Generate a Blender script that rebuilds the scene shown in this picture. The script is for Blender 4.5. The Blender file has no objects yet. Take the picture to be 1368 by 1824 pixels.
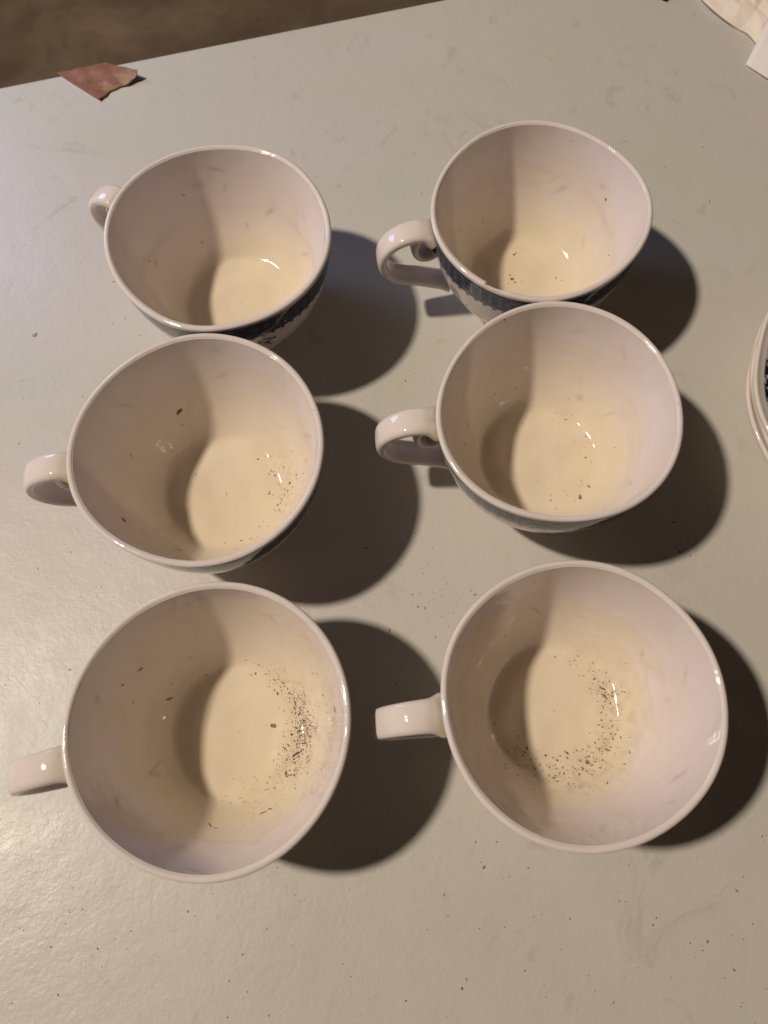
import bpy, math, random
import numpy as np
from mathutils import Matrix, Vector

SC = bpy.context.scene
COL = SC.collection
rng = random.Random(7)
nr = np.random.RandomState(11)

# ------------------------------------------------------------------ scale and camera geometry
U = 0.043                 # outer rim radius of a cup, metres
CUPH = 1.23               # cup height in rim radii
HC = 5.344                # camera height above the rims, in rim radii
F_PX, NX, NY = 1330.0, 715.0, 1393.0
d = np.array([NX - 684, -(NY - 912), -F_PX]); d /= np.linalg.norm(d)
up = -d
yv = np.array([0, 1., 0]) - up[1] * up; yv /= np.linalg.norm(yv)
xv = np.cross(yv, up)
RW = np.array([xv, yv, up])                      # camera -> world
CAMZ = (HC + CUPH) * U

def at(px, py, z=0.0):
    """point of the place at height z (rim radii above the table) seen at a pixel of the 1368x1824 photo"""
    c = RW @ np.array([px - 684, -(py - 912), -F_PX])
    k = (CAMZ - z * U) / -c[2]
    return Vector((c[0] * k, c[1] * k, z * U))

cam = bpy.data.cameras.new("camera")
co = bpy.data.objects.new("camera", cam); COL.objects.link(co)
M = Matrix([list(RW[0]) + [0], list(RW[1]) + [0], list(RW[2]) + [CAMZ], [0, 0, 0, 1]])
co.matrix_world = M
cam.sensor_fit = 'VERTICAL'; cam.sensor_height = 24; cam.sensor_width = 18
cam.lens = 24 * F_PX / 1824
cam.clip_start = 0.01; cam.clip_end = 50
cam.dof.use_dof = True
cam.dof.focus_distance = 0.29
cam.dof.aperture_fstop = 11.0
SC.camera = co

# ------------------------------------------------------------------ light: warm room lamp, faint cool lamp, dim room
w = bpy.data.worlds.new("World"); SC.world = w; w.use_nodes = True
bg = w.node_tree.nodes['Background']
bg.inputs[0].default_value = (1.0, 0.70, 0.48, 1); bg.inputs[1].default_value = 0.027

def lamp(name, kind, loc, energy, color, size, target=None):
    l = bpy.data.lights.new(name, kind); l.energy = energy; l.color = color
    if kind == 'POINT': l.shadow_soft_size = size
    else: l.shape = 'DISK'; l.size = size
    o = bpy.data.objects.new(name, l); COL.objects.link(o); o.location = loc
    if target is not None:
        o.rotation_euler = (Vector(target) - Vector(loc)).to_track_quat('-Z', 'Y').to_euler()
    return o
lamp("room_lamp", 'POINT', (-39.2*U, 2.4*U, 60*U), 290, (1.0, 0.86, 0.71), 0.085)
lamp("cool_lamp", 'AREA', (-0.37, 0.42, 0.21), 0.36, (0.45, 0.56, 1.0), 0.14, (0, 0.1, 0.03))

SC.view_settings.view_transform = 'Standard'; SC.view_settings.look = 'None'
SC.view_settings.exposure = 0.05; SC.view_settings.gamma = 1.0

# ------------------------------------------------------------------ helpers
def mesh(name, verts, faces, mats, parent=None, smooth=True, colors=None, mat_idx=None):
    me = bpy.data.meshes.new(name)
    v = np.asarray(verts, dtype=np.float32)
    if isinstance(faces, np.ndarray):
        n, k = faces.shape
        me.vertices.add(len(v)); me.vertices.foreach_set('co', v.ravel())
        me.loops.add(n * k); me.loops.foreach_set('vertex_index', faces.ravel().astype(np.int32))
        me.polygons.add(n)
        me.polygons.foreach_set('loop_start', (np.arange(n) * k).astype(np.int32))
        me.polygons.foreach_set('loop_total', np.full(n, k, dtype=np.int32))
        me.update(calc_edges=True); me.validate()
    else:
        me.from_pydata([tuple(float(c) for c in q) for q in v], [], faces); me.update()
    for m in (mats if isinstance(mats, (list, tuple)) else [mats]): me.materials.append(m)
    me.polygons.foreach_set('use_smooth', np.full(len(me.polygons), smooth))
    if mat_idx is not None: me.polygons.foreach_set('material_index', np.asarray(mat_idx, dtype=np.int32))
    if colors is not None:
        a = me.color_attributes.new('paint', 'FLOAT_COLOR', 'POINT')
        c = np.ones((len(v), 4), dtype=np.float32); c[:, :3] = colors
        a.data.foreach_set('color', c.ravel())
    o = bpy.data.objects.new(name, me); COL.objects.link(o)
    if parent: o.parent = parent
    return o

def tag(o, label=None, cat=None, group=None, kind=None):
    if label: o['label'] = label
    if cat: o['category'] = cat
    if group: o['group'] = group
    if kind: o['kind'] = kind
    return o

def empty(name, loc):
    o = bpy.data.objects.new(name, None); COL.objects.link(o); o.location = loc
    o.empty_display_size = 0.02
    return o

def grid_faces(nu, nv, wrap_u=False, offset=0):
    """vertex index = j*nu + i, i along u"""
    i = np.arange(nu if wrap_u else nu - 1); j = np.arange(nv - 1)
    I, J = np.meshgrid(i, j)
    I2 = (I + 1) % nu
    return (np.stack([J * nu + I, J * nu + I2, (J + 1) * nu + I2, (J + 1) * nu + I], -1).reshape(-1, 4) + offset)

def sines(seed, n, fmin, fmax):
    r = np.random.RandomState(seed)
    K = r.randn(n, 3); K /= np.linalg.norm(K, axis=1)[:, None]
    K *= r.uniform(fmin, fmax, (n, 1)); ph = r.uniform(0, 6.28, n); am = 1 / np.sqrt(n / 2)
    def fn(x, y, z=0 * 1.0):
        s = 0
        for q in range(n): s = s + np.sin(K[q, 0] * x + K[q, 1] * y + K[q, 2] * z + ph[q])
        return s * am
    return fn

# ------------------------------------------------------------------ materials
class NT:
    def __init__(s, name):
        s.m = bpy.data.materials.new(name); s.m.use_nodes = True; s.t = s.m.node_tree
        s.b = s.t.nodes['Principled BSDF']
    def n(s, typ, **k):
        q = s.t.nodes.new(typ)
        for a, v in k.items():
            if a.startswith('i_'):
                q.inputs[a[2:].replace('_', ' ')].default_value = v
            else: setattr(q, a, v)
        return q
    def l(s, a, b): s.t.links.new(a, b)
    def coords(s, scale=None):
        c = s.n('ShaderNodeTexCoord').outputs['Object']
        return c
    def noise(s, vec, scale, detail=4, rough=0.55, dist=0.0):
        q = s.n('ShaderNodeTexNoise'); q.inputs['Scale'].default_value = scale
        q.inputs['Detail'].default_value = detail; q.inputs['Roughness'].default_value = rough
        q.inputs['Distortion'].default_value = dist
        s.l(vec, q.inputs['Vector']); return q.outputs['Fac']
    def ramp(s, fac, stops):
        r = s.n('ShaderNodeValToRGB'); e = r.color_ramp.elements
        while len(e) < len(stops): e.new(0.5)
        for k, (p, c) in enumerate(stops):
            e[k].position = p; e[k].color = (*c, 1) if len(c) == 3 else c
        s.l(fac, r.inputs[0]); return r.outputs[0]
    def mix(s, a, b, fac, mode='MIX'):
        q = s.n('ShaderNodeMix', data_type='RGBA', blend_type=mode)
        for sock, v in ((q.inputs[6], a), (q.inputs[7], b), (q.inputs[0], fac)):
            if isinstance(v, (tuple, float, int)): sock.default_value = (*v, 1) if isinstance(v, tuple) else v
            else: s.l(v, sock)
        return q.outputs[2]
    def bump(s, h, strength, dist, normal=None):
        q = s.n('ShaderNodeBump'); q.inputs['Strength'].default_value = strength
        q.inputs['Distance'].default_value = dist; s.l(h, q.inputs['Height'])
        if normal is not None: s.l(normal, q.inputs['Normal'])
        return q.outputs[0]

def glaze_material(name, attr=True, base=(0.80, 0.72, 0.68)):
    t = NT(name); c = t.coords()
    if attr:
        a = t.n('ShaderNodeAttribute', attribute_name='paint').outputs['Color']
    else:
        a = t.n('ShaderNodeRGB'); a.outputs[0].default_value = (*base, 1); a = a.outputs[0]
    n1 = t.noise(c, 60, 5, 0.6, 0.4)
    v = t.ramp(n1, [(0.3, (0.95, 0.945, 0.93)), (0.7, (1.0, 1.0, 1.0))])
    col = t.mix(a, v, 1.0, 'MULTIPLY')
    n2 = t.noise(c, 900, 3, 0.6)
    sp = t.ramp(n2, [(0.20, (0.72, 0.62, 0.5)), (0.27, (1, 1, 1))])
    col = t.mix(col, sp, 0.6, 'MULTIPLY')
    sm = t.ramp(t.noise(c, 130, 2, 0.5, 1.2), [(0.20, (0.62, 0.50, 0.38)), (0.27, (1, 1, 1))])
    col = t.mix(col, sm, 0.7, 'MULTIPLY')
    t.l(col, t.b.inputs['Base Color'])
    r = t.ramp(t.noise(c, 45, 4, 0.6), [(0.35, (0.035,) * 3), (0.75, (0.10,) * 3)])
    t.l(r, t.b.inputs['Roughness'])
    t.b.inputs['IOR'].default_value = 1.5
    t.l(t.ramp(a, [(0.0, (0.14,)*3), (0.45, (0.5,)*3)]), t.b.inputs['Specular IOR Level'])
    b1 = t.bump(t.noise(c, 55, 3, 0.5, 0.8), 0.35, 0.0012)
    b2 = t.bump(t.noise(c, 420, 2, 0.5), 0.06, 0.0002, b1)
    t.l(b2, t.b.inputs['Normal'])
    return t.m
MAT_GLAZE = glaze_material('ivory_glaze')

def flat(name, col, rough=0.8, spec=0.3):
    t = NT(name); t.b.inputs['Base Color'].default_value = (*col, 1)
    t.b.inputs['Roughness'].default_value = rough
    t.b.inputs['Specular IOR Level'].default_value = spec
    return t.m

def speck_material():
    t = NT('dried_dirt'); c = t.coords()
    n = t.noise(c, 700, 2)
    t.l(t.ramp(n, [(0.35, (0.09, 0.054, 0.030)), (0.65, (0.30, 0.20, 0.11))]), t.b.inputs['Base Color'])
    t.b.inputs['Roughness'].default_value = 0.9
    return t.m
MAT_SPECK = speck_material()
MAT_SMUDGE = flat('faint_brown_residue', (0.42, 0.31, 0.2), 0.7)

def table_material():
    t = NT('moulded_plastic'); c = t.coords()
    big = t.noise(c, 9, 5, 0.62, 0.8)
    col = t.ramp(big, [(0.30, (0.560, 0.560, 0.490)), (0.5, (0.585, 0.560, 0.515)), (0.72, (0.605, 0.565, 0.545))])
    stain = t.noise(c, 38, 6, 0.7, 1.5)
    col = t.mix(col, t.ramp(stain, [(0.26, (0.80, 0.76, 0.68)), (0.42, (1, 1, 1))]), 0.8, 'MULTIPLY')
    spot = t.noise(c, 310, 3, 0.6)
    col = t.mix(col, t.ramp(spot, [(0.22, (0.62, 0.55, 0.46)), (0.285, (1, 1, 1))]), 0.7, 'MULTIPLY')
    # fine scratches, long along one direction
    mp = t.n('ShaderNodeMapping'); mp.inputs['Scale'].default_value = (1, 14, 1)
    mp.inputs['Rotation'].default_value = (0, 0, 1.1); t.l(c, mp.inputs['Vector'])
    scr = t.noise(mp.outputs[0], 60, 3, 0.6, 0.3)
    col = t.mix(col, t.ramp(scr, [(0.24, (0.88, 0.86, 0.82)), (0.32, (1, 1, 1))]), 0.5, 'MULTIPLY')
    t.l(col, t.b.inputs['Base Color'])
    t.l(t.ramp(t.noise(c, 25, 4, 0.6), [(0.3, (0.34,) * 3), (0.75, (0.50,) * 3)]), t.b.inputs['Roughness'])
    t.b.inputs['Specular IOR Level'].default_value = 0.5
    peb = t.noise(c, 520, 3, 0.55, 0.6)
    b = t.bump(peb, 0.29, 0.0004)
    b = t.bump(t.noise(c, 90, 3, 0.5), 0.25, 0.0010, b)
    t.l(b, t.b.inputs['Normal'])
    return t.m
MAT_TABLE = table_material()

def floor_material():
    t = NT('dusty_concrete'); c = t.coords()
    n = t.noise(c, 6, 7, 0.62, 0.6)
    col = t.ramp(n, [(0.3, (0.115, 0.082, 0.056)), (0.5, (0.16, 0.115, 0.080)), (0.72, (0.25, 0.185, 0.13))])
    s = t.noise(c, 45, 3, 0.6)
    col = t.mix(col, t.ramp(s, [(0.25, (0.35, 0.3, 0.28)), (0.31, (1, 1, 1))]), 0.8, 'MULTIPLY')
    t.l(col, t.b.inputs['Base Color']); t.b.inputs['Roughness'].default_value = 0.75
    t.l(t.bump(t.noise(c, 60, 5, 0.6), 0.4, 0.004), t.b.inputs['Normal'])
    return t.m

# ------------------------------------------------------------------ the ground and the table
fl = mesh('floor', [(-4, -4, -0.73), (4, -4, -0.73), (4, 4, -0.73), (-4, 4, -0.73)], [(0, 1, 2, 3)], floor_material(), smooth=False)
tag(fl, kind='structure')

e0, e1 = at(0, 160), at(800, 1)
ex = (e1 - e0).normalized(); ey = Vector((-ex.y, ex.x, 0))       # ey points away over the edge
TL, TW = 1.80, 0.74
ang = math.atan2(ex.y, ex.x)
tab = empty('folding_table', (e0 + ex * 0.25 - ey * (TW / 2 - 0.0036) + Vector((0, 0, -0.73))))
tab.rotation_euler = (0, 0, ang)
tag(tab, 'pale grey beige plastic folding table, its top speckled with dirt, carrying all the cups', 'table')
def rounded_slab(nx, L, W, z1, r, thick, R=0.03):
    # outline with round corners, profile with a round edge
    outl = []
    for cx, cy, a0 in ((L/2-R, W/2-R, 0), (-L/2+R, W/2-R, 90), (-L/2+R, -W/2+R, 180), (L/2-R, -W/2+R, 270)):
        for k in range(9):
            a = math.radians(a0 + k * 90 / 8); outl.append((cx, cy, math.cos(a), math.sin(a)))
    prof = [(-0.0, z1)] if False else []
    for k in range(7):
        a = math.radians(90 - k * 15); prof.append((-r + r * math.cos(a), z1 - r + r * math.sin(a)))
    prof += [(0, z1 - thick + r)] + [(-r + r * math.cos(math.radians(-k * 30)), z1 - thick + r + r * math.sin(math.radians(-k * 30))) for k in (1, 2, 3)]
    V, Fc = [], []
    n = len(outl)
    for off, z in prof:
        for cx, cy, ca, sa in outl: V.append((cx + ca * (R + off), cy + sa * (R + off), z))
    for j in range(len(prof) - 1):
        for i in range(n): Fc.append((j*n+i, (j+1)*n+i, (j+1)*n+(i+1) % n, j*n+(i+1) % n))
    Fc.append(tuple(range(n))); Fc.append(tuple(reversed(range((len(prof)-1)*n, len(prof)*n))))
    return V, Fc
V, Fc = rounded_slab(0, TL, TW, 0.73, 0.004, 0.045)
top = mesh('tabletop', V, Fc, MAT_TABLE, tab, smooth=True)
top.data.polygons[len(Fc)-2].use_smooth = False
MAT_STEEL = flat('grey_powder_coat', (0.30, 0.29, 0.28), 0.45, 0.5)
def tube(pts, r, n=12):
    V, Fc = [], []
    P = [Vector(p) for p in pts]
    for k, p in enumerate(P):
        t = (P[min(k+1, len(P)-1)] - P[max(k-1, 0)]).normalized()
        a = t.orthogonal().normalized() if k == 0 else (a - t * a.dot(t)).normalized()
        b = t.cross(a)
        for q in range(n):
            th = 2*math.pi*q/n; V.append(p + (a*math.cos(th) + b*math.sin(th)) * r)
    for k in range(len(P)-1):
        for q in range(n): Fc.append((k*n+q, k*n+(q+1) % n, (k+1)*n+(q+1) % n, (k+1)*n+q))
    Fc.append(tuple(reversed(range(n)))); Fc.append(tuple(range((len(P)-1)*n, len(P)*n)))
    return V, Fc
for sx in (-1, 1):
    for sy in (-1, 1):
        V, Fc = tube([(sx*0.62, sy*0.26, 0.69), (sx*0.64, sy*0.27, 0.4), (sx*0.66, sy*0.29, 0.012)], 0.0125)
        mesh('leg', V, Fc, MAT_STEEL, tab)
    V, Fc = tube([(sx*0.655, -0.285, 0.09), (sx*0.655, 0.285, 0.09)], 0.010)
    mesh('crossbar', V, Fc, MAT_STEEL, tab)

# ------------------------------------------------------------------ transfer print: raster over (angle, height), drawn as the cup's own decoration
WHITE = np.array([0.815, 0.735, 0.700])
NAVY = np.array([0.006, 0.010, 0.030])
TEAL = np.array([0.085, 0.160, 0.235])
PW, PZ0, PZ1, PR = 768, 0.0, 0.78, 112           # columns, depth range below the rim, rows
def draw_print(seed, tone=1.0):
    """ink density 0..1 and lightness; rows downwards from the rim"""
    r = np.random.RandomState(seed)
    SS = 2
    Wd, Hd = PW * SS, PR * SS
    th = (np.arange(Wd) + 0.5) / Wd; zz = PZ0 + (np.arange(Hd) + 0.5) / Hd * (PZ1 - PZ0)
    T, Z = np.meshgrid(th, zz)
    ink = np.zeros((Hd, Wd)); lite = np.zeros((Hd, Wd))
    b0, b1 = 0.043, 0.285
    NC = 64
    u = (T * NC) % 1.0; cell = np.floor(T * NC).astype(int)
    band = (Z > b0) & (Z < b1)
    ink[band] = 1
    v = (Z - b0) / (b1 - b0)
    lite[band & (v > 0.15) & (v < 0.80)] = 0.04
    cellw = 2 * math.pi / NC
    R0 = cellw * 0.30
    for vc in (0.33, 0.63):                       # dark roundels with a pale outline
        du = (u - 0.5) * cellw * 0.97; dv = (v - vc) * (b1 - b0)
        dd = np.sqrt(du**2 + dv**2)
        lite[band & (dd < R0 * 1.22)] = 0.8
        lite[band & (dd < R0)] = 0.0
    lite[band & ((u < 0.08) | (u > 0.92)) & (v > 0.15) & (v < 0.8)] = 1.0
    lite[band & (np.abs(v - 0.13) < 0.02)] = 0.9
    lite[band & (np.abs(v - 0.83) < 0.022)] = 1.0
    lite[band & (v > 0.88) & (v < 0.94) & (np.abs(u - 0.5) < 0.2)] = 0.5
    # four scroll cartouches interrupting the diaper ground
    for k in (0, 2, 3):
        c0 = (k + 0.02) / 4
        du = ((T - c0 + 0.5) % 1 - 0.5) * 2 * math.pi; dv = Z - (b0 + b1) / 2
        e = np.sqrt((du / 0.36)**2 + (dv / 0.10)**2)
        m = band & (e < 1)
        lite[m] = 0.0
        w = np.sin(du * 34 + 5 * np.sin(dv * 38 + du * 11)) * np.cos(dv * 70 + 3 * np.sin(du * 22))
        lite[m & (w > 0.52)] = 0.95
        lite[band & (np.abs(e - 1) < 0.07)] = 0.9
    # fringe of small teeth
    ink[(Z >= b1) & (Z < b1 + 0.034) & (np.abs(u - 0.5) < 0.13)] = 1
    ink[(Z >= b1 + 0.018) & (Z < b1 + 0.036) & (np.abs(u - 0.5) < 0.24)] = 1
    # landscape vignettes: island, tree, pavilion, boat, birds
    def blot(t0, z0, wu, wz, dens, n):
        nonlocal ink
        for _ in range(n):
            a = t0 + r.normal(0, wu); b = z0 + r.normal(0, wz)
            du = ((T - a + 0.5) % 1 - 0.5) * 2*math.pi; dv = Z - b
            s = r.uniform(0.008, 0.022)
            m = (du**2 + dv**2 * 1.6) < s * s
            ink[m] = np.maximum(ink[m], dens)
    def line(t0, z0, t1, z1, wd):
        n = 40
        for q in np.linspace(0, 1, n):
            a = t0 + (t1 - t0) * q; b = z0 + (z1 - z0) * q
            i = int((a % 1) * Wd); j = int((b - PZ0) / (PZ1 - PZ0) * Hd)
            h = max(1, int(wd / (PZ1 - PZ0) * Hd)); ww = max(1, int(wd / 6.28 * Wd))
            for ii in range(-ww, ww + 1):
                ink[max(0, j - h):j + h + 1, (i + ii) % Wd] = 1
    for k in range(3):
        t0 = (k + r.uniform(0.1, 0.5)) / 3
        g = r.uniform(0.60, 0.66)
        for q in range(7):                        # shore
            a = t0 - 0.07 + 0.02 * q; line(a, g + r.uniform(-.012, .012), a + 0.022, g + r.uniform(-.012, .012), 0.004)
        blot(t0 - 0.03, g + 0.03, 0.03, 0.012, 0.8, 26)
        line(t0 + 0.03, g, t0 + 0.02, g - 0.16, 0.006)      # trunk
        blot(t0 + 0.02, g - 0.19, 0.012, 0.022, 1, 26)
        for q in range(4): line(t0 + 0.02, g - 0.16, t0 + 0.02 + r.uniform(-.02, .02), g - 0.05, 0.002)
        for q in range(3):                        # pavilion roofs
            zc = g - 0.04 - q * 0.045; hw = 0.018 - q * 0.004
            line(t0 - 0.03 - hw, zc, t0 - 0.03 + hw, zc, 0.004); line(t0 - 0.03 - hw, zc, t0 - 0.03 - hw*1.2, zc - 0.012, 0.002)
            line(t0 - 0.03 + hw, zc, t0 - 0.03 + hw*1.2, zc - 0.012, 0.002)
            line(t0 - 0.03 - hw*.6, zc, t0 - 0.03 - hw*.6, zc + 0.04, 0.002); line(t0 - 0.03 + hw*.6, zc, t0 - 0.03 + hw*.6, zc + 0.04, 0.002)
        a = t0 + 0.13                             # boat and ripples, a pair of birds
        line(a, g - .03, a + .03, g - .03, 0.004); line(a + .01, g - .03, a + .014, g - .09, 0.002)
        for q in range(4): line(a - .01 + r.uniform(0, .02), g + .02*q, a + .03 + r.uniform(0, .02), g + .02*q, 0.001)
        a = t0 + 0.10; line(a, g - .17, a + .012, g - .185, 0.003); line(a + .012, g - .185, a + .02, g - .165, 0.003)
    ink *= (0.86 + 0.14 * r.rand(*ink.shape))
    tealv = TEAL * tone
    colr = NAVY + (tealv - NAVY) * lite[..., None]
    out = WHITE * (1 - ink[..., None]) + colr * ink[..., None]
    out = out.reshape(PR, SS, PW, SS, 3).mean((1, 3))
    return out

# ------------------------------------------------------------------ the cups
INNER = [(0.950, -0.012), (0.943, -0.06), (0.930, -0.14), (0.910, -0.25), (0.882, -0.38), (0.845, -0.52), (0.797, -0.66), (0.745, -0.78),
         (0.695, -0.87), (0.645, -0.945), (0.597, -1.002), (0.555, -1.038), (0.515, -1.054), (0.450, -1.058), (0.36, -1.060), (0.26, -1.066), (0.15, -1.070), (0.06, -1.072), (0.004, -1.072)]
OUTER = [(1.000, -0.022), (0.999, -0.05), (0.992, -0.12), (0.975, -0.25), (0.945, -0.40), (0.905, -0.54), (0.855, -0.68), (0.795, -0.80),
         (0.725, -0.91), (0.65, -1.00), (0.59, -1.05), (0.555, -1.085), (0.545, -1.11), (0.550, -1.15), (0.556, -1.20), (0.548, -1.225), (0.525, -1.23), (0.50, -1.21), (0.485, -1.16), (0.45, -1.145), (0.2, -1.14), (0.004, -1.14)]
def interp(P, z_or_t, n):
    """Catmull-Rom resample of a profile with n points per span"""
    P = [P[0]] + list(P) + [P[-1]]
    out = []
    for i in range(1, len(P) - 2):
        p0, p1, p2, p3 = (np.array(P[i+k]) for k in (-1, 0, 1, 2))
        for q in range(n):
            t = q / n
            out.append(0.5*((2*p1) + (-p0+p2)*t + (2*p0-5*p1+4*p2-p3)*t*t + (-p0+3*p1-3*p2+p3)*t**3))
    out.append(np.array(P[-2])); return np.array(out)

outer_f = interp(OUTER, 0, 8)
def outer_r(z):   # radius of the outer wall at a depth (upper wall only)
    sel = outer_f[:110]
    o = np.argsort(sel[:, 1]); return np.interp(z, sel[o, 1], sel[o, 0])
inner_f = interp(INNER, 0, 5)
def inner_z(r):
    o = np.argsort(inner_f[:, 0]); return np.interp(r, inner_f[o, 0], inner_f[o, 1])
def inner_r(z):
    o = np.argsort(inner_f[:, 1]); return np.interp(z, inner_f[o, 1], inner_f[o, 0])

def warp(harm, th, z):
    k = np.clip(1 + z / 1.0, 0, 1) ** 0.8
    s = harm[0]; harm = harm[1:]
    for q, (a, b) in enumerate(harm): s = s + a * np.cos((q+2)*th) + b * np.sin((q+2)*th)
    return 1 + s * k

def floor_dz(seed, X, Y, Z):
    """throwing rings and lumps of the cup floor"""
    T = np.arctan2(Y, X); Rr = np.hypot(X, Y)
    return np.clip((-Z-0.97)/0.07, 0, 1) * (0.0052*sines(seed+40, 9, 7, 22)(X, Y) + 0.0036*np.sin(Rr*24 + 2.2*np.sin(T + seed) + T) * np.clip(Rr*3, 0, 1))

def build_bowl(parent, harm, seed, stain, tone, clusters, chip=None):
    th = np.arange(PW) / PW * 2 * np.pi
    rows = []                       # (r, z, zone) inner floor centre -> rim -> outside -> foot
    for r, z in inner_f[::-1]: rows.append((r, z, 0))
    for a in np.linspace(170, 10, 9):
        rows.append((0.976 + 0.0245*math.cos(math.radians(a)), -0.020 + 0.020*math.sin(math.radians(a)), 1))
    zs = PZ0 + (np.arange(PR) + 0.5) / PR * (PZ1 - PZ0)
    for k, z in enumerate(zs):
        if z > 0.026: rows.append((float(outer_r(-z)), -z, 2 + k))
    for r, z in outer_f:
        if z < -PZ1 - 0.004 or (r < 0.56 and z < -1): rows.append((r, z, 1))
    rows = np.array(rows); n = len(rows)
    Rr, Zz = rows[:, 0][:, None] * np.ones(PW), rows[:, 1][:, None] * np.ones(PW)
    T = th[None, :] * np.ones((n, 1))
    W = warp(harm, T, Zz)
    fn = sines(seed, 6, 1.0, 2.6)
    lip = np.clip(1 + Zz / 0.5, 0, 1)
    dz = 0.006 * fn(np.cos(T)*1.5, np.sin(T)*1.5) * lip
    Rr = Rr * W + 0.0035 * fn(np.cos(T)*3, np.sin(T)*3, Zz*2)
    if chip:
        a0, a1 = chip
        inside = (rows[:, 2] <= 1)[:, None] & (Zz > -0.07)
        k = np.clip((T - a0) / 0.02, 0, 1) * np.clip((a1 - T) / 0.16, 0, 1)
        Rr = Rr + inside * k * 0.013 * (Rr < 0.985)
        dz = dz - inside * k * 0.012
    X, Y = Rr*np.cos(T), Rr*np.sin(T)
    dz = dz + (rows[:, 2] == 0)[:, None] * floor_dz(seed, X, Y, Zz)
    V = np.stack([X, Y, Zz + dz + CUPH], -1).reshape(-1, 3) * U
    # colours
    C = np.ones((n, PW, 3)) * WHITE
    pr = draw_print(seed, tone)
    for j in range(n):
        if rows[j, 2] >= 2: C[j] = pr[int(rows[j, 2]) - 2]
    # tea stain inside: everything below a tilted, ragged line
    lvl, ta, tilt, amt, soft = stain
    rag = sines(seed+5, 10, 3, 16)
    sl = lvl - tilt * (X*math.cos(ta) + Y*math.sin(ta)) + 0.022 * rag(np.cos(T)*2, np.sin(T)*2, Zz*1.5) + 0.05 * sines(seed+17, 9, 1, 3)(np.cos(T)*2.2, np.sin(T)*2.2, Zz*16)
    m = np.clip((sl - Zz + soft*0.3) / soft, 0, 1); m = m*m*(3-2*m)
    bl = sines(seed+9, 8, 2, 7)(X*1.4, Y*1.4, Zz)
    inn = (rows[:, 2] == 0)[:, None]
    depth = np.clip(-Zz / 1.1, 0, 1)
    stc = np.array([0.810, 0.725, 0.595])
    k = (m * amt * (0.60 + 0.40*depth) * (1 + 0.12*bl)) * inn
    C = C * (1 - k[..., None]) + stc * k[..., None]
    tide = np.exp(-((m-0.5)/0.12)**2) * inn * 0.10 * (1 + 0.8*bl)
    C = C * (1 - np.clip(tide, 0, 1)[..., None]*np.array([0.5, 0.8, 1.2]))
    kf = (np.clip((-Zz - 0.80)/0.25, 0, 1) * inn) * (0.85 + 0.10*bl)
    C = C * (1 - kf[..., None]) + np.array([0.765, 0.665, 0.500]) * kf[..., None]
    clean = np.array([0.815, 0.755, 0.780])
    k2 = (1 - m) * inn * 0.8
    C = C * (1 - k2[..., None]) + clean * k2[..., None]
    # dried brown film where the tea dust has settled, and short wiped smears on the wall
    fine = sines(seed+60, 20, 30, 90)(X, Y, Zz); film = 0
    for (a, sa, r, sr, cnt, _, _) in clusters:
        if cnt < 60: continue
        da = (T - math.radians(a) + np.pi) % (2*np.pi) - np.pi
        film = film + min(1, cnt/300) * np.exp(-(da/math.radians(sa*1.1))**2/2 - ((Rr/W - r - 0.01)/(sr*1.3))**2/2)
    kd = np.clip(film, 0, 1) * (0.45 + np.clip(fine + 0.1, 0, 1)) * 0.17 * inn
    C = C * (1 - kd[..., None]) + np.array([0.42, 0.29, 0.16]) * kd[..., None]
    rs = np.random.RandomState(seed+70); sm = 0
    for _ in range(16):
        a = rs.uniform(0, 6.283); z0 = rs.uniform(-0.95, -0.08); da = (T - a + np.pi) % (2*np.pi) - np.pi
        wl = rs.uniform(0.012, 0.06); sl_ = rs.uniform(-1.2, 1.2)
        sm = sm + rs.uniform(0.15, 0.5) * np.exp(-(da/wl)**2/2 - ((Zz - z0 - sl_*da)/rs.uniform(0.012, 0.022))**2/2)
    ks = np.clip(sm, 0, 0.6) * inn * (Zz > -0.98)
    C = C * (1 - ks[..., None]) + np.array([0.40, 0.30, 0.20]) * ks[..., None]
    Fq = grid_faces(PW, n, True)
    return mesh('bowl', V, Fq, MAT_GLAZE, parent, colors=C.reshape(-1, 3))

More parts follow.
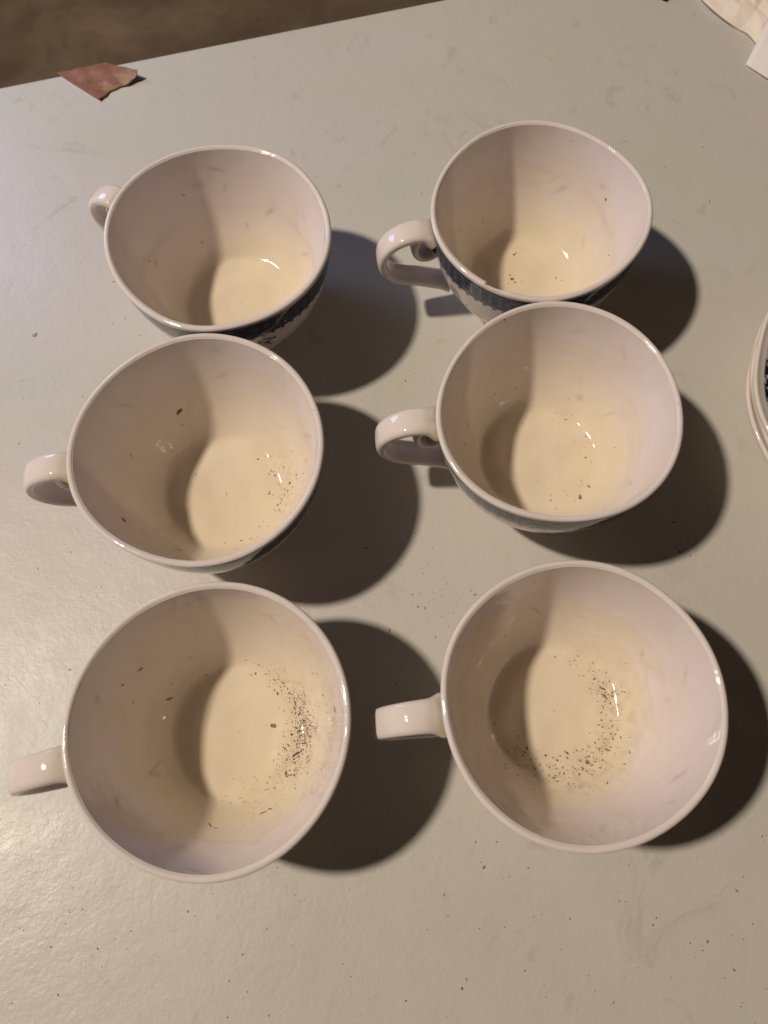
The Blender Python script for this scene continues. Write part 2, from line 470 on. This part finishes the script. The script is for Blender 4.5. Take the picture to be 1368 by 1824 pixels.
HPATH = [(0.996, -0.170), (1.055, -0.135), (1.13, -0.115), (1.25, -0.135), (1.36, -0.200), (1.435, -0.305), (1.455, -0.425),
         (1.42, -0.545), (1.345, -0.635), (1.24, -0.690), (1.12, -0.725), (1.02, -0.765), (0.93, -0.80), (0.85, -0.825), (0.80, -0.835)]
def build_handle(parent, angle, harm, longer=0.0):
    shift = float(warp(harm, angle, -0.15)) - 1
    P = interp(HPATH, 0, 6); n = len(P)
    V = []; NS = 20; CH = []
    hs = sines(int(abs(angle)*1000), 8, 4, 18)
    for k in range(n):
        t = P[min(k+1, n-1)] - P[max(k-1, 0)]; t = t / np.linalg.norm(t)
        nn = np.array([-t[1], t[0]])                  # in-plane normal (outwards)
        s = k / (n-1)
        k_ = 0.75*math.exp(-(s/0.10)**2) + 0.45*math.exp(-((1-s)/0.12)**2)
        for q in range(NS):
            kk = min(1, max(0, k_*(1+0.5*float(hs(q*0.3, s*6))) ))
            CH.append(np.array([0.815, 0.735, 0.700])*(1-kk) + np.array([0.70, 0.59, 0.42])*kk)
        half = 0.128 - 0.018*math.sin(math.pi*s) + 0.03*math.exp(-(s/0.06)**2) + 0.03*math.exp(-((1-s)/0.07)**2)
        thk = 0.047 + 0.014*math.exp(-(s/0.1)**2) + 0.010*math.exp(-((1-s)/0.1)**2)
        for q in range(NS):
            a = 2*math.pi*q/NS; c, sn = math.cos(a), math.sin(a)
            e = 0.52                                   # superellipse: a strap with soft corners
            x = half * math.copysign(abs(c)**e, c); h = thk * math.copysign(abs(sn)**(0.8), sn) 
            p = P[k] + nn * h
            V.append((p[0] + shift*(1-s*0.8) + longer*min(1, max(0, (p[0]-1)/0.4)), x, p[1] + CUPH))
    V = np.array(V) * U
    Fq = grid_faces(NS, n, True)
    # inner curl under the upper joint
    S = [(1.12, -0.135), (1.150, -0.22), (1.150, -0.31), (1.11, -0.385), (1.04, -0.41), (0.975, -0.385), (0.955, -0.34)]
    S = interp(S, 0, 5); V2 = []
    for k in range(len(S)):
        t = S[min(k+1, len(S)-1)] - S[max(k-1, 0)]; t = t / np.linalg.norm(t); nn = np.array([-t[1], t[0]])
        s = k/(len(S)-1); half = 0.112 - 0.02*s; thk = 0.040
        for q in range(NS):
            a = 2*math.pi*q/NS; c, sn = math.cos(a), math.sin(a)
            p = S[k] + nn * thk * sn
            V2.append((p[0] + shift, half*math.copysign(abs(c)**0.55, c), p[1]+CUPH))
    V2 = np.array(V2)*U
    F2 = grid_faces(NS, len(S), True, len(V))
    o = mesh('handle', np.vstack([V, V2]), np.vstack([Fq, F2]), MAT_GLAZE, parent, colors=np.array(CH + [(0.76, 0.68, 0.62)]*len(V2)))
    o.rotation_euler = (0, 0, angle)
    return o

def flake_mesh(items):
    """items: (centre, normal, size, aspect) -> small irregular chips joined in one mesh"""
    V, Fc = [], []
    for c, nrm, s, asp, spin in items:
        nrm = Vector(nrm).normalized(); a = nrm.orthogonal().normalized(); b = nrm.cross(a)
        a2 = a*math.cos(spin) + b*math.sin(spin); b2 = nrm.cross(a2)
        c = Vector(c); k0 = len(V); n = 6
        for lay, (sc_, hh) in enumerate(((1.0, 0.0), (0.72, 0.35))):
            for q in range(n):
                th = 2*math.pi*q/n; rr = s * sc_ * rng.uniform(0.65, 1.2)
                V.append(c + a2*math.cos(th)*rr*asp + b2*math.sin(th)*rr + nrm*(hh*s*0.8 + 0.00002))
        for q in range(n): Fc.append((k0+q, k0+(q+1) % n, k0+n+(q+1) % n, k0+n+q))
        Fc.append(tuple(range(k0+n, k0+2*n)))
    return V, Fc

def inner_point(r, th, harm, seed):
    """point and normal on the inside at floor radius r (0..0.95)"""
    z = float(inner_z(r)); rr = r * float(warp(harm, th, z)); e = 0.01
    sl = (float(inner_z(min(r+e, .951))) - float(inner_z(r-e))) / (min(r+e, .951)-(r-e))
    nrm = Vector((-sl*math.cos(th), -sl*math.sin(th), 1)).normalized()
    return Vector((rr*math.cos(th)*U, rr*math.sin(th)*U, (z+CUPH+float(floor_dz(seed, rr*math.cos(th), rr*math.sin(th), z)))*U)) + nrm*0.00006, nrm

def residue(parent, harm, seed, clusters, singles):
    it = []
    for (a, sa, r, sr, n, smin, smax) in clusters:
        for _ in range(n):
            th = math.radians(rng.gauss(a, sa)); rad = min(0.94, max(0.02, rng.gauss(r, sr)))
            p, nm = inner_point(rad, th, harm, seed)
            s = (smin + (smax-smin) * rng.random()**4.0) * 0.55
            it.append((p, nm, s*U, rng.choice((1, 1, 1.4, 2.2)), rng.uniform(0, 6.28)))
    for (a, r, s, asp) in singles:
        p, nm = inner_point(r, math.radians(a), harm, seed)
        it.append((p, nm, s*U*0.6, asp, rng.uniform(0, 6.28)))
    if it:
        V, Fc = flake_mesh(it)
        o = mesh('dirt_specks', V, Fc, MAT_SPECK, parent, smooth=False); tag(o, kind='stuff')

CUPS = [
 dict(c=(-1.6343, 4.5805), s0=0.016, h=[(-0.0013, -0.0179), (-0.002, 0.0063), (0.0028, -0.0064)], ang=2.697, seed=1, tone=0.45, stain=(-0.45, -0.6, 0.05, 0.8, 0.8),
      hs=-0.05, label='teacup at the far left, its small handle pointing up and left',
      cl=[(-30, 45, 0.35, 0.16, 26, .003, .011)], sg=[(169, 0.818, 0.014, 1.3), (122, 0.881, 0.012, 1.3), (-55, 1.114, 0.01, 1.5), (-54, 0.982, 0.007, 2), (-64, 1.073, 0.006, 1)]),
 dict(c=(1.2365, 4.8213), s0=-0.020, h=[(-0.0091, 0.0126), (0.0102, -0.0038), (0.0084, 0.0024)], ang=-2.984, seed=2, tone=0.85, stain=(-0.40, -0.5, 0.12, 0.8, 0.6), chip=(4.14, 4.40),
      label='teacup at the far right with a chipped front rim and looped handle',
      cl=[(-110, 12, 0.44, 0.05, 14, .004, .014), (-80, 25, 0.35, 0.1, 12, .004, .010)], sg=[(160, 0.109, 0.026, 1.3), (-177, 0.076, 0.018, 1.2), (145, 0.15, 0.014, 1.6), (102, 0.332, 0.018, 1.5), (98, 0.348, 0.012, 1), (-173, 0.146, 0.01, 1), (32, 0.87, 0.02, 1.4), (40, 0.676, 0.018, 1.8), (30, 0.691, 0.022, 1.9), (1, 0.786, 0.014, 2.5), (1, 0.398, 0.01, 1.5), (44, 0.167, 0.008, 1), (67, 0.936, 0.007, 2), (7, 0.346, 0.008, 5)]),
 dict(c=(-1.6260, 2.5092), s0=0.016, h=[(0.0053, -0.0071), (-0.0115, -0.0084), (0.0012, 0.0018)], ang=-3.010, seed=3, tone=0.45, stain=(-0.35, -0.9, 0.10, 0.85, 0.7),
      label='middle teacup of the left column, a red brown fleck high on its inner wall',
      cl=[(20, 22, 0.58, 0.08, 150, .003, .013), (-35, 25, 0.60, 0.07, 110, .003, .016), (0, 80, 0.35, 0.2, 45, .002, .007)], sg=[(121, 0.772, 0.03, 1.7), (123, 0.767, 0.02, 1.5), (-148, 0.834, 0.014, 4.5), (-117, 0.691, 0.007, 10), (20, 0.481, 0.014, 1.4), (27, 0.461, 0.01, 1.5), (1, 0.408, 0.01, 1.2), (-15, 0.512, 0.013, 1.6), (-69, 0.506, 0.014, 1.3), (-86, 0.498, 0.01, 1), (148, 0.34, 0.01, 1), (-9, 0.991, 0.01, 1)]),
 dict(c=(1.2693, 2.8298), s0=-0.015, h=[(-0.0058, 0.0227), (-0.007, -0.0157), (-0.0027, 0.0021)], ang=-3.071, seed=4, tone=1.0, stain=(-0.38, -0.35, 0.22, 0.85, 0.45),
      label='middle teacup of the right column with a looped handle and a pitted floor',
      cl=[(30, 50, 0.45, 0.15, 60, .003, .012), (-70, 25, 0.58, 0.1, 26, .003, .011), (180, 40, 0.6, 0.1, 24, .003, .011)], sg=[(-46, 0.519, 0.026, 2.0), (-31, 0.521, 0.017, 2.0), (-27, 0.797, 0.016, 3.0), (-30, 0.795, 0.012, 2), (165, 0.609, 0.01, 1.3), (108, 0.393, 0.009, 1), (62, 0.645, 0.009, 1), (94, 0.597, 0.009, 1), (-75, 0.37, 0.01, 1), (116, 0.948, 0.012, 3), (-141, 0.479, 0.01, 1), (4, 0.678, 0.008, 1.5)]),
 dict(c=(-1.3447, 0.3759), s0=0.005, h=[(-0.0037, -0.0018), (-0.0068, 0.0002), (0.001, 0.0033)], ang=-2.882, seed=5, tone=0.5, stain=(-0.40, -1.35, 0.30, 0.85, 0.34),
      hs=0.05, label='nearest left teacup, dense arc of tea specks on the right of its floor',
      cl=[(30, 20, 0.54, 0.05, 560, .002, .011), (2, 12, 0.56, 0.055, 460, .002, .015), (-22, 16, 0.54, 0.08, 420, .002, .013), (-60, 30, 0.52, 0.09, 130, .002, .009), (20, 30, 0.74, 0.07, 140, .002, .008), (-60, 20, 0.74, 0.05, 80, .002, .009), (180, 60, 0.65, 0.12, 30, .002, .010)],
      sg=[(11, 0.288, 0.026, 2.2), (156, 0.631, 0.013, 4), (113, 0.926, 0.013, 4), (148, 0.832, 0.012, 4), (159, 0.857, 0.01, 2.5), (-66, 0.665, 0.014, 6), (-61, 0.665, 0.016, 3), (-100, 0.711, 0.01, 6), (-96, 0.722, 0.008, 5), (-38, 0.521, 0.02, 1.5), (-36, 0.562, 0.013, 1.2), (-20, 0.505, 0.014, 5), (-24, 0.514, 0.014, 1.5), (87, 0.585, 0.01, 1.2), (46, 0.438, 0.016, 1.5), (38, 0.513, 0.014, 1.5), (77, 0.491, 0.014, 1.3), (79, 0.829, 0.007, 1), (-152, 0.686, 0.008, 1.2), (-147, 0.847, 0.006, 3), (9, 0.852, 0.01, 5)]),
 dict(c=(1.2605, 0.5644), s0=-0.008, h=[(-0.002, 0.0072), (0.0039, -0.0003), (-0.0023, -0.0035)], ang=-3.025, seed=6, tone=0.5, stain=(-0.52, -0.75, 0.34, 0.85, 0.34),
      label='nearest right teacup, straight handle seen from above, brown specks ringing its floor',
      cl=[(35, 18, 0.44, 0.06, 150, .002, .014), (-5, 20, 0.50, 0.07, 280, .002, .013), (-50, 20, 0.50, 0.08, 280, .002, .014), (-95, 18, 0.50, 0.08, 260, .002, .014), (-140, 20, 0.50, 0.08, 60, .002, .010), (0, 180, 0.6, 0.14, 110, .002, .007)],
      sg=[(85, 0.446, 0.012, 1.2), (16, 0.443, 0.026, 1.3), (-59, 0.465, 0.026, 1.4), (-85, 0.493, 0.013, 1.3), (-146, 0.358, 0.01, 1.2), (-104, 0.361, 0.012, 1.5), (135, 0.832, 0.01, 4), (15, 0.584, 0.01, 1.5), (-40, 0.651, 0.009, 1), (104, 0.602, 0.008, 1.2), (-9, 0.823, 0.006, 1)]),
]

for q in CUPS:
    q['h'] = [q['s0']] + q['h']
    t = empty('teacup', (q['c'][0]*U, q['c'][1]*U, 0.0002))
    tag(t, q['label'], 'teacup', 'six ivory teacups with a dark blue printed border on the table')
    build_bowl(t, q['h'], q['seed'], q['stain'], q['tone'], q['cl'], q.get('chip'))
    build_handle(t, q['ang'], q['h'], q.get('hs', 0))
    residue(t, q['h'], q['seed'], q['cl'], q['sg'])

# ------------------------------------------------------------------ saucers stacked at the right
def saucer(cx, cy, z, tiltx, tilty, label, seed, R=1.62, top=False):
    t = empty('saucer', (cx, cy, z)); t.rotation_euler = (tiltx, tilty, 0.3*seed)
    tag(t, label, 'saucer', 'saucers stacked at the right edge of the picture')
    prof = [(0.004, 0.10), (0.5, 0.10), (0.62, 0.115), (0.72, 0.15), (0.95, 0.18), (1.2, 0.235), (1.45, 0.32), (1.55, 0.362), (1.59, 0.388), (1.613, 0.384), (1.620, 0.362), (1.612, 0.335), (1.58, 0.315),
            (1.45, 0.270), (1.2, 0.195), (0.95, 0.14), (0.85, 0.10), (0.84, 0.02), (0.80, 0.0), (0.77, 0.03), (0.74, 0.07), (0.004, 0.06)]
    P = interp([(a*R/1.62, b) for a, b in prof], 0, 5); N = 480
    th = np.arange(N)/N*2*np.pi; n = len(P)
    T = th[None]*np.ones((n, 1)); Rr = P[:, 0][:, None]*np.ones(N); Zz = P[:, 1][:, None]*np.ones(N)
    wav = 0.013*np.cos(8*T + seed) + 0.004*np.cos(3*T+seed*2)+0.003*np.cos(5*T+seed)
    Rr = Rr * (1 + wav*np.clip((Rr-0.9)/0.7, 0, 1)); Zz = Zz + 0.018*np.cos(8*T+seed)*np.clip((Rr-1)/0.6, 0, 1)
    V = np.stack([Rr*np.cos(T), Rr*np.sin(T), Zz], -1).reshape(-1, 3)*U
    C = np.ones((n, N, 3))*WHITE
    half = np.arange(n) < 8*5
    rr = P[:, 0]
    for j in range(n):
        if half[j] and 1.02 < rr[j] < 1.505:
            v = (rr[j]-1.02)/0.515
            base = NAVY*np.ones((N, 3))
            pat = (np.abs((th*70/6.283) % 1 - 0.5) < 0.13) & (0.15 < v < 0.9)
            pat2 = (np.sin(th*35+v*9)*np.cos(v*30+np.sin(th*20)) > 0.45)
            base[pat | pat2] = np.array([0.45, 0.48, 0.52])
            C[j] = base
    mesh('dish', V, grid_faces(N, n, True)[:, ::-1], MAT_GLAZE, t, colors=C.reshape(-1, 3))
    return t
sa = at(1333, 726, 0.40)
Rs = 1.62*U
saucer(sa.x + Rs*1.0 + 0.0002, sa.y+0.000, 0.0, 0.0, 0.0, 'lowest of the stacked saucers by the right edge, its white rim showing furthest left', 0)
saucer(sa.x + Rs*1.0 + 0.0004, sa.y-0.001, 0.11*U, 0.01, 0.0, 'middle saucer of the stack by the right edge, a thin white rim between two others', 3)
saucer(sa.x + Rs*1.0 + 0.0002, sa.y+0.001, 0.20*U, -0.01, 0.01, 'topmost stacked saucer by the right edge, dark blue printed border inside', 5)

# ------------------------------------------------------------------ papers at the top right
def paper_material(name, col):
    t = NT(name); c = t.coords()
    t.l(t.ramp(t.noise(c, 40, 5, 0.6), [(0.3, tuple(x*0.94 for x in col)), (0.7, col)]), t.b.inputs['Base Color'])
    t.b.inputs['Roughness'].default_value = 0.75
    t.l(t.bump(t.noise(c, 260, 4, 0.6), 0.3, 0.0008), t.b.inputs['Normal'])
    return t.m
def sheet(name, outline, z_fn, thick, mat, n=60):
    """bilinear sheet through four corners, crumpled by z_fn, with its own thickness"""
    A, B, C_, D = [np.array(p[:2]) for p in outline]
    u = np.linspace(0, 1, n); Ug, Vg = np.meshgrid(u, u)
    edge = sines(31, 8, 8, 45)
    P = (A*(1-Ug[..., None]) + B*Ug[..., None])*(1-Vg[..., None]) + (D*(1-Ug[..., None]) + C_*Ug[..., None])*Vg[..., None]
    Zt = z_fn(Ug, Vg, P)
    top_ = np.concatenate([P, Zt[..., None]], -1).reshape(-1, 3)
    bot = top_.copy(); bot[:, 2] -= thick
    F1 = grid_faces(n, n); F2 = grid_faces(n, n, offset=n*n)[:, ::-1]
    ring = [i for i in range(n)] + [j*n+n-1 for j in range(1, n)] + [n*n-1-i for i in range(1, n)] + [(n-1-j)*n for j in range(1, n-1)]
    F3 = np.array([(ring[(k+1) % len(ring)], ring[k], ring[k]+n*n, ring[(k+1) % len(ring)]+n*n) for k in range(len(ring))])
    return mesh(name, np.vstack([top_, bot]), np.vstack([F1, F2, F3]), mat)
def ridge(seed, n, amp, f0, f1):
    r = np.random.RandomState(seed); L = [(r.uniform(0, 6.28), r.uniform(f0, f1), r.uniform(0, 6.28)) for _ in range(n)]
    def fn(U_, V_):
        s = 0
        for a, f, ph in L:
            x = (U_*math.cos(a) + V_*math.sin(a))*f + ph
            s = s + np.abs((x/math.pi) % 2 - 1)
        return s*amp/n
    return fn
rd = ridge(3, 4, 0.012, 22, 60)
w1 = sines(21, 6, 9, 30)
def z1(u, v, P):
    # wavy torn front edge (u=0 side), rising away from it
    P += (np.array([0.0011, 0.0011])*w1(v*1.0, 0*v)[..., None])*(1-u[..., None])
    return 0.0014 + (rd(u, v)-0.0050)*np.clip(u*8, 0.05, 1) * 0.9 + 0.004*np.clip(u*5,0,1) + 0.012*u + 0.0006*np.abs(w1(v, 0*v))
a, b = at(1236, -12), at(1352, 86)
o = sheet('crumpled_paper', [a, a+Vector((0.09, 0.09, 0)), b+Vector((0.10, 0.02, 0)), b], z1, 0.0012, paper_material('cream_paper', (0.86, 0.77, 0.66)), 150)
tag(o, 'cream crumpled packing paper with a wavy torn edge in the top right corner', 'paper')
a, b = at(1352, 70), at(1327, 117)
cdir = (at(1390, 160) - b); cdir.z = 0; cdir = cdir.normalized()
rd2 = ridge(9, 3, 0.0025, 3, 7)
o = sheet('paper_sheet', [b, b+cdir*0.12, a+cdir*0.12+Vector((0.02, 0.02, 0)), a+(a-b)*0.4], lambda u, v, P: 0.0010 + rd2(u, v) * np.clip(u*3 + v*2, 0, 1) + 0.012*v, 0.0006, paper_material('white_paper', (0.84, 0.79, 0.78)), 40)
tag(o, 'smooth white paper corner lying in front of the crumpled cream paper', 'paper')

# ------------------------------------------------------------------ brown scrap folded over the table edge
def scrap():
    el, er = at(104, 138)+ey*0.0020, at(192, 118)+ey*0.0020; il, ir = at(177, 180), at(249, 140)
    n = 72; V = []
    fz = sines(5, 6, 6, 20)
    for j in range(n):
        v = j/(n-1)                      # 0 hanging end, 0.35 table edge, 1 inner torn side
        for i in range(n):
            u = i/(n-1)                  # left .. right
            if v < 0.35:
                k = (0.35-v)/0.35; p = el.lerp(er, u); p = p + ey*(0.0016 + 0.002*min(1, k*4)); z = 0.0006 - 0.03*k
                p = Vector((p.x, p.y, z))
            else:
                k = (v-0.35)/0.65
                p = el.lerp(er, u).lerp(il.lerp(ir, u), k)
                lift = 0.0060*max(0, u-0.35)**1.5*max(0, k-0.1) + 0.0022*max(0, (u-0.82)/0.18)**2*max(0, (k-0.5)*2)
                curl = 0.002*math.sin(k*5)*u
                jag = 0.0005*float(fz(u*3, 0.0))*k
                p = p + (il-el).normalized()*jag
                z = 0.0007 + lift + curl*0.1 + 0.00025*float(fz(u*2, v*2))+ 0.0003
                p = Vector((p.x, p.y, max(z, 0.0007)))
            V.append(p)
    V = np.array([tuple(p) for p in V]); B = V.copy(); B[:, 2] -= 0.0006
    F1 = grid_faces(n, n); F2 = grid_faces(n, n, offset=n*n)[:, ::-1]
    ring = [i for i in range(n)] + [j*n+n-1 for j in range(1, n)] + [n*n-1-i for i in range(1, n)] + [(n-1-j)*n for j in range(1, n-1)]
    F3 = np.array([(ring[(k+1) % len(ring)], ring[k], ring[k]+n*n, ring[(k+1) % len(ring)]+n*n) for k in range(len(ring))])
    t = NT('worn_brown_sheet'); c = t.coords()
    a = t.n('ShaderNodeAttribute', attribute_name='paint').outputs['Color']
    t.l(t.mix(a, t.ramp(t.noise(c, 160, 6, 0.65), [(0.3, (0.62, 0.60, 0.58)), (0.7, (1, 1, 1))]), 1.0, 'MULTIPLY'), t.b.inputs['Base Color'])
    CC = []
    for j in range(n):
        for i in range(n):
            torn = j/(n-1) > 0.86 + 0.07*float(fz(i*0.11, 3.0)) and i > n*0.25
            CC.append((0.38, 0.22, 0.12) if torn else (0.31, 0.135, 0.085))
    CC = np.array(CC + CC)
    t.b.inputs['Roughness'].default_value = 0.6
    t.l(t.bump(t.noise(c, 300, 4), 0.3, 0.0005), t.b.inputs['Normal'])
    o = mesh('brown_scrap', np.vstack([V, B]), np.vstack([F1, F2, F3]), t.m, colors=CC)
    tag(o, 'reddish brown torn scrap folded over the table edge, its right corner curling up', 'scrap')
scrap()

# small dark thing at the very top of the picture
p = at(1181, 0)
V, Fc = tube([p+Vector((-0.012, 0.009, 0.0012)), p+Vector((-0.004, 0.003, 0.0016)), p+Vector((0.0, 0.0, 0.0014)), p+Vector((0.0014, -0.0008, 0.0012))], 0.0011, 8)
o = mesh('twig', V, Fc, flat('dark_bark', (0.02, 0.012, 0.010), 0.8)); tag(o, 'short dark twig lying near the far edge of the table', 'twig')

p = at(62, 597)
V, Fc = flake_mesh([(p, (0, 0, 1), 0.0011, 1.2, 0.6), (p+Vector((0.0006, 0.0007, 0)), (0, 0, 1), 0.0006, 1, 0)])
o = mesh('crumb', V, Fc, MAT_SMUDGE, smooth=False); tag(o, 'tan crumb alone on the bare table top below the far left cup handle', 'crumb')

# ------------------------------------------------------------------ dirt on the table
it = []
def speck(px, py, s, asp=1.0):
    it.append((at(px, py, 0.0), (0, 0, 1), s, asp, rng.uniform(0, 6.28)))
for px, py, s in [(1253, 262, .0009), (1249, 256, .0004), (1312, 139, .0006), (1305, 176, .0007), (1297, 561, .0006), (1313, 763, .0005), (1300, 822, .0005), (1197, 528, .0006),
                  (1182, 612, .0005), (1100, 640, .0004), (1200, 930, .0010), (1205, 905, .0006), (1230, 990, .0008), (1003, 951, .0008), (1211, 983, .0013), (1205, 975, .0007), (1270, 985, .0004),
                  (772, 584, .0006), (712, 689, .0006), (715, 684, .0004), (770, 680, .0005), (645, 712, .0005), (34, 790, .0008), (178, 500, .0004), (200, 576, .0006), (193, 566, .0004),
                  (128, 1032, .0005), (143, 1062, .0005), (240, 1072, .0006), (248, 1072, .0004), (706, 1217, .0010), (702, 1212, .0005), (762, 1435, .0006), (847, 1500, .0008), (862, 1545, .0012), (857, 1536, .0006),
                  (640, 1335, .0005), (1240, 1528, .0006), (1112, 1540, .0004), (1120, 1541, .0005), (1358, 1490, .0008), (1362, 1500, .0005), (640, 1178, .0006), (628, 1176, .0004), (770, 975, .0005),
                  (762, 1005, .0005), (903, 990, .0004), (155, 1588, .0006), (335, 1624, .0008), (432, 1700, .0008), (475, 1655, .0008), (520, 1684, .0006), (548, 1625, .0004), (408, 1747, .0006),
                  (405, 1812, .0008), (610, 1717, .0006), (625, 1740, .0005), (225, 1690, .0006), (174, 1690, .0010), (205, 1673, .0005), (103, 1772, .0009), (90, 1687, .0009), (42, 1657, .0006),
                  (124, 1625, .0008), (147, 1620, .0007), (117, 1645, .0006), (935, 1729, .0008), (761, 1656, .0006), (854, 1654, .0006), (899, 1652, .0006), (823, 1761, .0010), (1163, 1648, .0008),
                  (1304, 1666, .0006), (1308, 1728, .0008), (1229, 1680, .0008), (1049, 1738, .0006), (1060, 1765, .0006), (962, 1778, .0004), (1000, 1691, .0005), (795, 1811, .0006), (723, 1783, .0007),
                  (896, 1564, .0005), (907, 1562, .0006), (938, 1563, .0004), (1324, 1562, .0006), (798, 1631, .0007), (951, 1633, .0006), (1103, 1605, .0006), (1238, 1705, .0004), (905, 360, .0003)]:
    speck(px, py, s*0.38, rng.choice((1, 1, 1.3, 1.8)))
for px, py in ((1252, 1693), (1015, 1636), (831, 1745)): speck(px, py, 0.00016, 4.0)
for _ in range(420):
    px, py = rng.uniform(-60, 1428), rng.uniform(200, 1880)
    speck(px, py, 0.00009 + 0.00022*rng.random()**3, rng.choice((1, 1, 1.6, 2.6)))
for _ in range(70):    # crumbs gathered between the cups
    px, py = rng.gauss(790, 45), rng.gauss(1075, 28)
    speck(px, py, 0.00008 + 0.00022*rng.random()**2, rng.choice((1, 2)))
V, Fc = flake_mesh(it)
o = mesh('table_dirt', V, Fc, MAT_SPECK, smooth=False)
tag(o, 'scattered dark specks of dirt lying all over the table top', 'dirt', kind='stuff')
